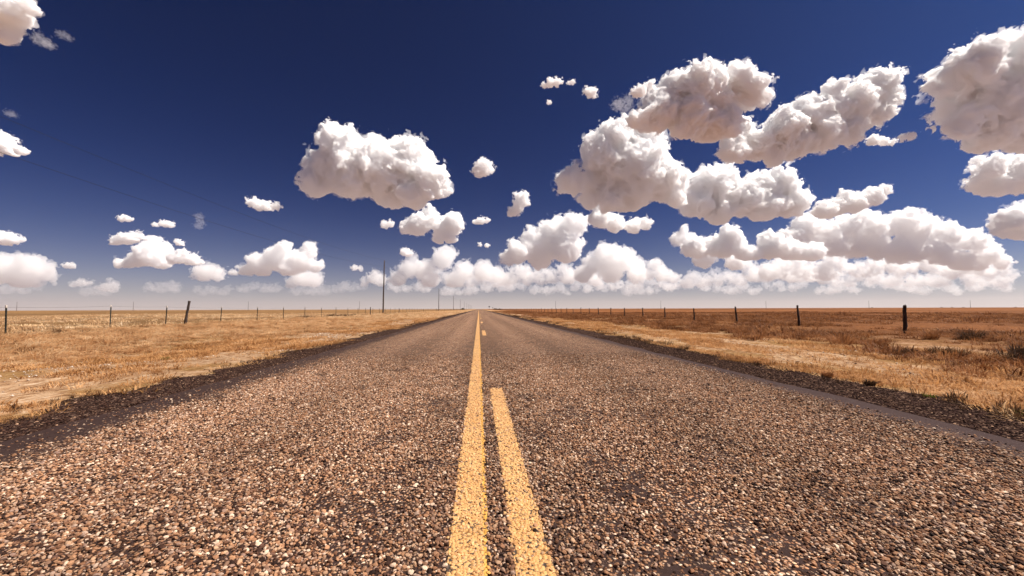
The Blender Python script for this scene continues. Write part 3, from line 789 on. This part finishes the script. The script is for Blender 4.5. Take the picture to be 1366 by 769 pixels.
# thin scraps of vapour
for b, base, lab in (([(58,56,4),(52,52,4),(64,62,4)], 66, 'thin grey wisp right of the cloud in the top left corner'),
                     ([(86,47,3),(92,52,2.5),(80,46,2.5)], 57, 'faint streak of vapour beside the wisp in the top left'),
                     ([(266,290,3),(268,298,3),(264,303,3)], 307, 'faint vertical wisp left of the crescent shaped cloud'),
                     ([(825,140,5),(832,146,4),(838,136,4)], 152, 'thin wisp in the gap left of the topmost cloud'),
                     ([(12,152,3),(17,154,2.5)], 158, 'faint speck of vapour above the torn cloud at the left edge')):
    cloud(b, base, lab, 'thin wisps of vapour', amp=.85, vox=.9, thin=22.0)
# faint banks far off in the haze over the horizon, across the whole view
FAR = [(25, 60, 393, 'over the leftmost fence post'), (128, 50, 396, 'over the second fence post from the left'), (212, 46, 392, 'over the third fence post from the left'),
       (282, 50, 395, 'left of the fourth distant pole'), (345, 56, 391, 'above the thin poles of the left field'), (412, 50, 395, 'left of the distant pole by the tall utility pole'),
       (470, 46, 391, 'just left of the tall near utility pole'), (548, 60, 392, 'between the near and the second utility pole'), (612, 56, 395, 'over the far row of utility poles'),
       (672, 60, 392, 'right above the road end'), (732, 56, 396, 'over the distant pole nearest the road on the right'), (790, 60, 392, 'right of the road, under the domed cloud'),
       (850, 60, 396, 'over the second distant pole of the right field'), (915, 66, 391, 'over the fourth wooden post from the right'), (985, 66, 395, 'over the third wooden post from the right'),
       (1050, 66, 391, 'over the second wooden post from the right'), (1118, 66, 395, 'between the two nearest wooden posts'), (1185, 66, 391, 'over the nearest wooden post'),
       (1250, 66, 395, 'right of the nearest wooden post'), (1318, 70, 391, 'at the right edge of the photo')]
_rf = random.Random(5)
for x, w, base, where in FAR:
    n_ = 10
    bb = [(x + (j / (n_ - 1) - .5) * w * .8 + _rf.uniform(-4, 4), base - 4 + _rf.uniform(-8, 0) * (1.2 if x > 640 else .8), _rf.uniform(2.5, 6.5)) for j in range(n_)]
    cloud(bb, base, 'faint hazy cloud heap ' + where, 'faint cloud heaps along the horizon', amp=.46, vox=1.2, thin=2.8 if x < 500 else 1.1)
print('CLOUDS', time.time() - T0, sum(len(o.data.polygons) for o in S.objects if o.type == 'MESH'))
# ------------------------------------------------------------ things beside the road
def ground_at(px, py, z=0.0):
    d = CM @ Vector(((px - 683) / FPX, -(py - 384.5) / FPX, -1.0))
    t = (z - EYE.z) / d.z
    p = EYE + d * t
    return p.x, p.y
def x_for(px, y):
    """sideways place of something seen in photo column px at distance y up the road"""
    d = CM @ Vector(((px - 683) / FPX, 0.0, -1.0))
    return d.x / d.y * y
def y_for(px, x):
    d = CM @ Vector(((px - 683) / FPX, (384.5 - 412) / FPX, -1.0))
    return d.y / d.x * x
def rod(pts, radii, sides=8, rough=0.0, seed=0, cap=True):
    """closed tapering rod through pts"""
    r = random.Random(seed); v = []; f = []
    for k, (p, ra) in enumerate(zip(pts, radii)):
        p = Vector(p)
        t = Vector(pts[min(k + 1, len(pts) - 1)]) - Vector(pts[max(k - 1, 0)])
        t.normalize()
        a = t.cross(Vector((0, 1, 0)) if abs(t.y) < 0.9 else Vector((1, 0, 0))).normalized(); b = t.cross(a)
        for i in range(sides):
            an = 6.28318 * i / sides
            q = ra * (1 + rough * r.uniform(-1, 1))
            v.append(tuple(p + a * math.cos(an) * q + b * math.sin(an) * q))
    n = len(pts)
    for k in range(n - 1):
        for i in range(sides):
            j = (i + 1) % sides
            f.append((k * sides + i, k * sides + j, (k + 1) * sides + j, (k + 1) * sides + i))
    if cap:
        f.append(tuple(range(sides))[::-1]); f.append(tuple((n - 1) * sides + i for i in range(sides)))
    return v, f
def obj_vf(name, v, f, m, parent=None, smooth=False):
    me = bpy.data.meshes.new(name); me.from_pydata(v, [], f)
    bm = bmesh.new(); bm.from_mesh(me); bmesh.ops.recalc_face_normals(bm, faces=bm.faces); bm.to_mesh(me); bm.free()
    me.materials.append(m)
    if smooth: me.polygons.foreach_set('use_smooth', [True] * len(me.polygons))
    return link(bpy.data.objects.new(name, me), parent)

def m_wood(n, b):
    P = n.n('ShaderNodeTexCoord').outputs['Object']
    w = n.noise(n.vm('MULTIPLY', P, (18, 18, 1.6)), 1.5, 6, 0.7).outputs[0]
    n.set(b.inputs['Base Color'], n.ramp(w, [(0.3, (0.010, 0.007, 0.006)), (0.5, (0.035, 0.022, 0.018)), (0.7, (0.11, 0.075, 0.055))]))
    b.inputs['Roughness'].default_value = 0.9
    n.set(b.inputs['Normal'], n.n('ShaderNodeBump', {'Height': w, 'Strength': 0.8, 'Distance': 0.03}))
M_WOOD = mat('weathered_wood', m_wood)
def m_polew(n, b):
    P = n.n('ShaderNodeTexCoord').outputs['Object']
    w = n.noise(n.vm('MULTIPLY', P, (14, 14, 0.8)), 1.5, 6, 0.7).outputs[0]
    n.set(b.inputs['Base Color'], n.ramp(w, [(0.3, (0.022, 0.014, 0.011)), (0.5, (0.065, 0.043, 0.034)), (0.7, (0.18, 0.125, 0.095))]))
    b.inputs['Roughness'].default_value = 0.9
M_POLE = mat('pole_wood', m_polew)
def plain(col, rough=0.6, metal=0.0):
    def f(n, b):
        P = n.n('ShaderNodeTexCoord').outputs['Object']
        w = n.noise(P, 14, 4, 0.7).outputs[0]
        n.set(b.inputs['Base Color'], n.mix(w, tuple(c * 0.6 for c in col) + (1,), tuple(min(1, c * 1.4) for c in col) + (1,)))
        b.inputs['Roughness'].default_value = rough; b.inputs['Metallic'].default_value = metal
    return f
M_STEEL = mat('dark_painted_steel', plain((0.018, 0.022, 0.018), 0.6, 0.2))
M_TIP = mat('white_tip_paint', plain((0.55, 0.50, 0.44), 0.6))
M_WIRE = mat('rusty_wire', plain((0.075, 0.055, 0.048), 0.6, 0.5))
M_CABLE = mat('power_cable', plain((0.012, 0.010, 0.012), 0.9))
M_GLAZE = mat('insulator_glaze', plain((0.16, 0.11, 0.09), 0.3))

# a steel T-post: flange, stem and studs in one part, painted tip above
def tpost_vf(h):
    v = []; f = []
    def bx(x0, x1, y0, y1, z0, z1):
        i = len(v)
        v.extend([(x, y, z) for z in (z0, z1) for x, y in ((x0, y0), (x1, y0), (x1, y1), (x0, y1))])
        f.extend([(i + 3, i + 2, i + 1, i), (i + 4, i + 5, i + 6, i + 7)] + [(i + a, i + (a + 1) % 4, i + 4 + (a + 1) % 4, i + 4 + a) for a in range(4)])
    bx(-0.024, 0.024, -0.004, 0.004, -0.3, h)
    bx(-0.004, 0.004, 0.0042, 0.040, -0.3, h - 0.002)
    z = 0.12
    while z < h - .05: bx(-0.006, 0.006, -0.013, -0.0042, z, z + .016); z += 0.055
    return v, f
H_T = 1.17
mT = obj_vf('steel_post', *tpost_vf(H_T), M_STEEL)
ring = []
def tip_vf():
    z0, z1 = H_T - 0.09, H_T + 0.012
    v = [(x, y, z) for z in (z0, z1) for x, y in ((-.027, -.0065), (.027, -.0065), (.027, .0065), (.006, .0065), (.006, .043), (-.006, .043), (-.006, .0065), (-.027, .0065))]
    f = [tuple(range(8))[::-1], tuple(range(8, 16))] + [(i, (i + 1) % 8, 8 + (i + 1) % 8, 8 + i) for i in range(8)]
    return v, f
mTip = obj_vf('painted_tip', *tip_vf(), M_TIP)
meT, meTip = mT.data, mTip.data
bpy.data.objects.remove(mT); bpy.data.objects.remove(mTip)
def wood_mesh(seed, h, r):
    g = random.Random(seed); n = 12; pts = []; rr = []
    ox = oy = 0.0
    for i in range(n + 1):
        z = -0.3 + (h + 0.3) * i / n
        ox += g.gauss(0, 0.008); oy += g.gauss(0, 0.006)
        pts.append((ox, oy, z)); rr.append(r * (1.08 - 0.22 * i / n) * g.uniform(0.88, 1.1))
    pts.append((ox, oy, h + 0.012)); rr.append(r * 0.5)
    v, f = rod(pts, rr, 10, 0.14, seed)
    # a split, broken top
    for i in range(len(v) - 20, len(v)):
        v[i] = (v[i][0], v[i][1], v[i][2] + g.uniform(-0.03, 0.03))
    me = bpy.data.meshes.new('wooden_post'); me.from_pydata(v, [], f); me.materials.append(M_WOOD)
    return me
WOODS = [wood_mesh(i, 1.15, 0.062) for i in range(5)]

def put(name, me, parent, loc, rx=0.0, ry=0.0, rz=0.0, sc=(1, 1, 1), label=None):
    o = bpy.data.objects.new(name, me); o.location = loc; o.rotation_euler = (rx, ry, rz); o.scale = sc
    if label: o['label'] = label
    return link(o, parent)

# left fence: thin steel posts, now and then a wooden one
FX = -18.0
left = empty('barbed_wire_fence', (0, 0, 0))
tag(left, 'barbed wire fence of thin steel posts and few wooden ones, left of the road', 'fence')
LPX = [(10, 0, 1.0), (148, 0, .97), (222, 0, .97), (247, 1, 1.28), (295, 0, 1.0), (343.5, 0, 1), (378.6, 0, 1.02), (407, 0, 1), (429, 0, 1), (448.4, 0, 1), (464.4, 0, .98),
       (477.6, 0, 1), (487.6, 0, 1), (494, 1, 1.1), (497.5, 0, 1)]
rf = random.Random(4)
seq = [(y_for(px, FX), k, s) for px, k, s in LPX]
y = seq[-1][0]
i = 0
while y < 420:
    y += 4.5; i += 1
    seq.append((y, 1 if i % 9 == 5 else 0, rf.uniform(.94, 1.06)))
seq = [(seq[0][0] - 4.4 * j, 0, 1.0) for j in (3, 2, 1)] + seq
tops = []
for j, (y, kind, s) in enumerate(seq):
    z = float(gz(FX, y))
    if kind == 0:
        p = put('steel_post', meT, left, (FX, y, z), rf.gauss(0, .02), rf.gauss(0, .022), math.pi / 2 + rf.gauss(0, .2), (1, 1, s))
        if y < 75: put('painted_tip', meTip, p, (0, 0, 0))
    else:
        near = (j == 6)
        p = put('wooden_post', WOODS[j % 5], left, (FX, y, z), 0, 0.17 if near else rf.gauss(0, .05), rf.uniform(0, 6), (1.2, 1.2, s), None)
        if near:
            p.rotation_euler = (0.02, 0.16, 0); p['label'] = 'thick crooked wooden post leaning right, darkest and tallest of the near posts'
    tops.append((y, z))
def wire_curve(name, pts, r, m, parent=None):
    c = bpy.data.curves.new(name, 'CURVE'); c.dimensions = '3D'; c.bevel_depth = r; c.bevel_resolution = 1; c.use_fill_caps = True
    s = c.splines.new('POLY'); s.points.add(len(pts) - 1)
    s.points.foreach_set('co', np.array([tuple(p) + (1.0,) for p in pts], np.float32).ravel())
    o = bpy.data.objects.new(name, c); link(o)
    me = bpy.data.meshes.new_from_object(o.evaluated_get(bpy.context.evaluated_depsgraph_get()))
    bpy.data.objects.remove(o); bpy.data.curves.remove(c)
    me.materials.clear(); me.materials.append(m); me.name = name
    return link(bpy.data.objects.new(name, me), parent)
def strands(fence, X, tops, heights, r, off):
    for hgt in heights:
        pts = []
        for (y0, z0), (y1, z1) in zip(tops, tops[1:]):
            for t in (0, .25, .5, .75) if y0 < 90 else (0, .5):
                pts.append((X + off, y0 + (y1 - y0) * t, z0 + (z1 - z0) * t + hgt - 0.035 * 4 * t * (1 - t)))
        pts.append((X + off, tops[-1][0], tops[-1][1] + hgt))
        wire_curve('wire', pts, r, M_WIRE, fence)
strands(left, FX, tops, (1.10, 0.83, 0.56, 0.30), 0.0042, 0.03)

RX = 16.9
right = empty('post_and_wire_fence', (0, 0, 0))
tag(right, 'wire fence on dark weathered wooden posts, along the right side of the road', 'fence')
RPX = [(1205.5, .97, -.10), (1065, .94, -.07), (982.5, .9, -.09), (926, .88, -.06), (886.5, .86, 0.0), (857.3, .86, -.04), (833, .88, 0), (814.6, .85, .03), (798.3, .9, -.03), (785.7, .86, 0),
       (774.7, .95, 0), (764.5, .8, 0), (756, .9, 0), (748.5, .85, 0), (742, .86, 0), (736, .9, 0)]
seq = [(y_for(px, RX), s, t) for px, s, t in RPX]
y = seq[-1][0]
while y < 430:
    y += 5.1; seq.append((y, rf.uniform(.8, 1.0), rf.gauss(0, .04)))
seq = [(seq[0][0] - 5.2 * j, .9, rf.gauss(0, .05)) for j in (2, 1)] + seq
tops = []
for j, (y, s, t) in enumerate(seq):
    z = float(gz(RX, y))
    w = 1.05 if j == 2 else 0.9
    p = put('wooden_post', WOODS[(j * 2) % 5], right, (RX, y, z), rf.gauss(0, .03), t, rf.uniform(0, 6) * 0, (w, w, s))
    if j == 2: p['label'] = 'thick dark wooden post leaning left, nearest of the right fence'
    tops.append((y, z))
strands(right, RX, tops, (0.92, 0.70, 0.48, 0.26), 0.0032, -0.06)

# utility poles beside the left fence
def pole_meshes():
    n = 14
    pts = [(0.012 * math.sin(i * .9), 0.01 * math.cos(i * 1.3), -0.4 + 11.6 * i / n) for i in range(n + 1)]
    v, f = rod(pts, [0.165 - 0.065 * i / n for i in range(n + 1)], 12, 0.03, 3)
    a = bpy.data.meshes.new('shaft'); a.from_pydata(v, [], f); a.materials.append(M_POLE); a.polygons.foreach_set('use_smooth', [True] * len(f))
    prof = [(0, .022), (.05, .022), (.055, .055), (.085, .06), (.09, .035), (.11, .035), (.115, .05), (.14, .045), (.16, .02)]
    v, f = rod([(0, 0, z) for z, _ in prof], [r for _, r in prof], 10)
    b = bpy.data.meshes.new('insulator'); b.from_pydata(v, [], f); b.materials.append(M_GLAZE)
    v, f = rod([(0, 0, 0), (0.10, 0, 0.03), (0.20, 0, 0.03), (0.22, 0, 0.10)], [.02, .02, .018, .016], 8)
    c = bpy.data.meshes.new('bracket'); c.from_pydata(v, [], f); c.materials.append(M_STEEL)
    return a, b, c
mS, mI, mB = pole_meshes()
PX_ = -20.1
poleys = [86 + 117 * k for k in range(-1, 10)]
plab = {0: 'tall dark wooden utility pole, nearest and by far the tallest on the left', 1: 'second utility pole from the near one towards the road end',
        2: 'third utility pole from the near one, behind the left fence', 3: 'fourth utility pole from the near one',
        4: 'fifth utility pole from the near one, small near the road end', 5: 'sixth utility pole from the near one, small near the road end',
        6: 'seventh utility pole from the near one, tiny near the road end', 7: 'eighth utility pole from the near one, tiny near the road end',
        8: 'ninth utility pole from the near one, a speck near the road end', 9: 'tenth utility pole, last speck of the row near the road end',
        -1: 'utility pole standing behind the camera, carrying the near span of cables'}
for k, y in enumerate(poleys):
    k -= 1
    e = empty('utility_pole', (PX_, y, float(gz(PX_, y))))
    tag(e, plab[k], 'utility pole', 'utility poles along the left of the road')
    lean = 0.012 if k == 0 else rf.gauss(0, .004)
    s_ = put('shaft', mS, e, (0, 0, 0), 0, lean, 0)
    put('insulator', mI, e, (lean * 11.2, 0, 11.19))
    if k < 6:
        put('bracket', mB, e, (.09, 0, 9.75)); put('insulator', mI, e, (.31, 0, 9.85))
for h, dx, sag, lab in ((11.34, 0.1, 2.35, 'upper power cable strung along the left row of utility poles'), (10.0, 0.31, 2.6, 'lower power cable strung along the left row of utility poles')):
    pts = []
    for a, c in zip(poleys, poleys[1:]):
        for i in range(24):
            t = i / 24
            pts.append((PX_ + dx, a + (c - a) * t, h - sag * 4 * t * (1 - t)))
    pts.append((PX_ + dx, poleys[-1], h))
    tag(wire_curve('power_cable', pts, 0.008, M_CABLE), lab, 'power cable', 'power cables of the utility poles')

# a second line of poles crossing the far fields
far = [(24, 405.0, 'left', 'distant pole in the left field, nearest the left edge of the photo'), (179, 404.2, '', 'distant pole in the left field, between the second and third fence posts'),
       (332, 403.3, '', 'distant pole in the left field, just left of the sixth fence post'), (480, 402.2, '', 'distant pole just left of the tall near utility pole'),
       (741, 402.5, '', 'distant pole in the right field, nearest the road'), (881, 401.5, '', 'distant pole in the right field, second from the road'),
       (1021, 401.6, '', 'distant pole in the right field, between the two nearest wooden posts'.replace('two nearest', 'second and third')), (1158, 401.4, '', 'distant pole in the right field, left of the nearest wooden post'),
       (1293, 401.3, '', 'distant pole in the right field, furthest right')]
v, f = rod([(0, 0, -0.4), (0, 0, 5), (0, 0, 9.6)], [.17, .14, .11], 8)
def thin_mesh():
    a = bpy.data.meshes.new('shaft'); a.from_pydata(v, [], f); a.materials.append(M_POLE); return a
mF = thin_mesh()
for px, _, _, lab in far:
    Yf = 445
    e = empty('distant_pole', (x_for(px, Yf), Yf, 0)); tag(e, lab, 'utility pole', 'far line of poles across the fields')
    put('shaft', mF, e, (0, 0, 0)); put('insulator', mI, e, (0, 0, 9.59), sc=(1.6, 1.6, 1.4))

# small things at the end of the road
def board_vf(w, h, t):
    v = [(x, y, z) for z in (0, h) for x, y in ((-w, -t), (w, -t), (w, t), (-w, t))]
    return v, [(3, 2, 1, 0), (4, 5, 6, 7), (0, 1, 5, 4), (1, 2, 6, 5), (2, 3, 7, 6), (3, 0, 4, 7)]
M_SIGN = mat('sign_back', plain((0.05, 0.045, 0.045), 0.6))
for px, Y_, hh, w, lab in ((652.7, 330, 3.2, .6, 'tiny dark road sign on a thin post, right of the road end'), (657.2, 430, 2.6, .45, 'tiny marker sign further right of the road end, beyond the dark sign')):
    e = empty('road_sign', (x_for(px, Y_), Y_, 0)); tag(e, lab, 'road sign')
    vv, ff = rod([(0, 0, -.2), (0, 0, hh)], [.06, .05], 6); obj_vf('post', vv, ff, M_POLE, e)
    o = obj_vf('board', *board_vf(w, .8, .02), M_SIGN, e); o.location = (0, -.08, hh - .85)

def bush_mesh(seed, w, h, n, m, leaf):
    r = random.Random(seed); v = []; f = []
    for _ in range(n):
        a = r.uniform(0, 6.283); q = r.random() ** .5; zz = r.random() ** 0.8
        rad = w * q * (1 - 0.55 * zz ** 2) * (1 + 0.25 * math.sin(3 * a + seed))
        c = Vector((math.cos(a) * rad, math.sin(a) * rad, h * zz * (0.75 + 0.25 * math.sin(2 * a + seed * 2))))
        d1 = Vector((r.gauss(0, 1), r.gauss(0, 1), r.gauss(0, 1))).normalized(); d2 = d1.orthogonal().normalized()
        s = leaf * r.uniform(.5, 1.3); i = len(v)
        v += [tuple(c + d1 * s), tuple(c - d1 * s * .5 + d2 * s * .6), tuple(c - d1 * s * .5 - d2 * s * .6)]; f.append((i, i + 1, i + 2))
    me = bpy.data.meshes.new('foliage'); me.from_pydata(v, [], f); me.materials.append(m); return me
M_FARB = m_grass([(0, (0.018, 0.014, 0.010)), (1, (0.05, 0.040, 0.022))], 'far_bush_foliage')
fb = [(617.5, 560, 3.2, 2.2, 'low dark bush at the foot of the far utility poles, left of the road end'), (661, 700, 4.5, 2.4, 'dark bush on the horizon just right of the road end'),
      (666.5, 700, 3.0, 1.8, 'smaller dark bush touching the right of the one past the road end'), (1162, 1300, 3.5, 3.0, 'dark speck of a bush on the horizon beneath a distant pole on the right'),
      (1254.5, 1300, 4.0, 3.2, 'dark bush on the right horizon, left of its close pair'), (1268.5, 1300, 3.5, 2.8, 'dark bush on the right horizon, middle of three'),
      (1283.5, 1300, 4.2, 3.0, 'dark bush on the right horizon, rightmost of three'), (1353, 1300, 4.0, 3.0, 'dark speck of a bush on the horizon at the right edge')]
for j, (px, Y_, w, h, lab) in enumerate(fb):
    o = put('far_bush', bush_mesh(j, w, h, 260, M_FARB, .45), None, (x_for(px, Y_), Y_, 0)); tag(o, lab, 'bush', 'dark bushes on the horizon')

# dead tussocks that stand out one by one
def tussock(px, py, w, m, lab, cat='tussock', h=None, n=240, seed=0):
    x, y = ground_at(px, py, -0.05)
    h = h or w * 0.8
    me = tuft(seed + 200, m, n, h * 1.25, w * 0.36, 0.9, max(0.004, w * 0.011), flop=0.1, name='dead_tussock')
    o = put('dead_tussock' if cat == 'tussock' else 'grass_clump', me, None, (x, y, float(gz(x, y))))
    tag(o, lab, cat)
    return o
TS = [(1351, 479, .46, M_WEED, 'big dark dead tussock at the right edge, lower of two'), (1362, 468, .42, M_WEED, 'dark dead tussock cut by the right edge, upper of two'),
      (1276, 474, .34, M_WEED, 'dark tussock right of the nearest wooden post, right one of a pair'), (1251, 472, .36, M_WEED, 'dark tussock right of the nearest wooden post, left one of a pair'),
      (1314, 479, .40, M_BROWN, 'brown wide tussock between the edge pair and the dark pair'), (1295, 499, .30, M_BROWN, 'low brown tussock in front of the dark pair, nearest the road'),
      (1273, 492, .28, M_BROWN, 'low brown tussock behind and left of the nearest low one'), (1206, 470, .30, M_WEED, 'dark tussock directly in front of the nearest wooden post'),
      (1169, 464, .50, M_BROWN, 'broad brown tussock left of the nearest wooden post'), (1121, 457, .60, M_BROWN, 'broad brown tussock between the two nearest wooden posts'),
      (1240, 451, .50, M_BROWN, 'rounded tussock standing behind the fence line, right of the nearest post'), (1294, 452, .60, M_WEED, 'dark bushy tussock far right behind the pair'),
      (989, 446, .60, M_BROWN, 'brown tussock by the third wooden post, left one of two'), (1012, 447, .50, M_BROWN, 'brown tussock by the third wooden post, right one of two'),
      (837, 432, .80, M_BROWN, 'brown tussock out by the sixth wooden post')]
for j, (px, py, w, m, lab) in enumerate(TS): tussock(px, py, w, m, lab, seed=j)
tussock(1103, 506, .13, M_BROWN, 'brown clump on the right shoulder edge, low and wide', 'grass clump', seed=31)
tussock(1160, 517, .12, M_WEED, 'dark spiky clump on the right shoulder edge, second towards the camera', 'grass clump', seed=32)
tussock(912, 469, .24, M_WEED, 'olive clump of grass on the right shoulder edge, farthest of the clumps', 'grass clump', seed=33, n=120)
tussock(1240, 535, .09, M_GREEN, 'small green sprout in the straw by the right shoulder', 'grass clump', seed=34, n=60)
tussock(1359, 560, .10, M_GREEN, 'small green weed at the right edge beside the shoulder', 'grass clump', seed=35, n=60)
tussock(220, 481, .13, M_GREEN, 'tiny green sprout in the long grass on the left', 'grass clump', seed=36, n=60)

# ------------------------------------------------------------ haze
def m_haze(n, p):
    n.nt.nodes.remove(p)
    v = n.n('ShaderNodeVolumePrincipled', {'Color': (.93, .86, .84, 1), 'Anisotropy': 0.35, 'Density': 1 / 170000.0})
    n.nt.links.new(v.outputs[0], n.nt.nodes['Material Output'].inputs['Volume'])
a = 61000
v = [(x, y, z) for z in (-2, 1100) for x, y in ((-a, -a), (a, -a), (a, a), (-a, a))]
f = [(3, 2, 1, 0), (4, 5, 6, 7), (0, 1, 5, 4), (1, 2, 6, 5), (2, 3, 7, 6), (3, 0, 4, 7)]
tag(link(bpy.data.objects.new('haze', mesh_np('haze', v, f, mat('haze_air', m_haze)))), kind='stuff')
print('ALL', time.time() - T0)
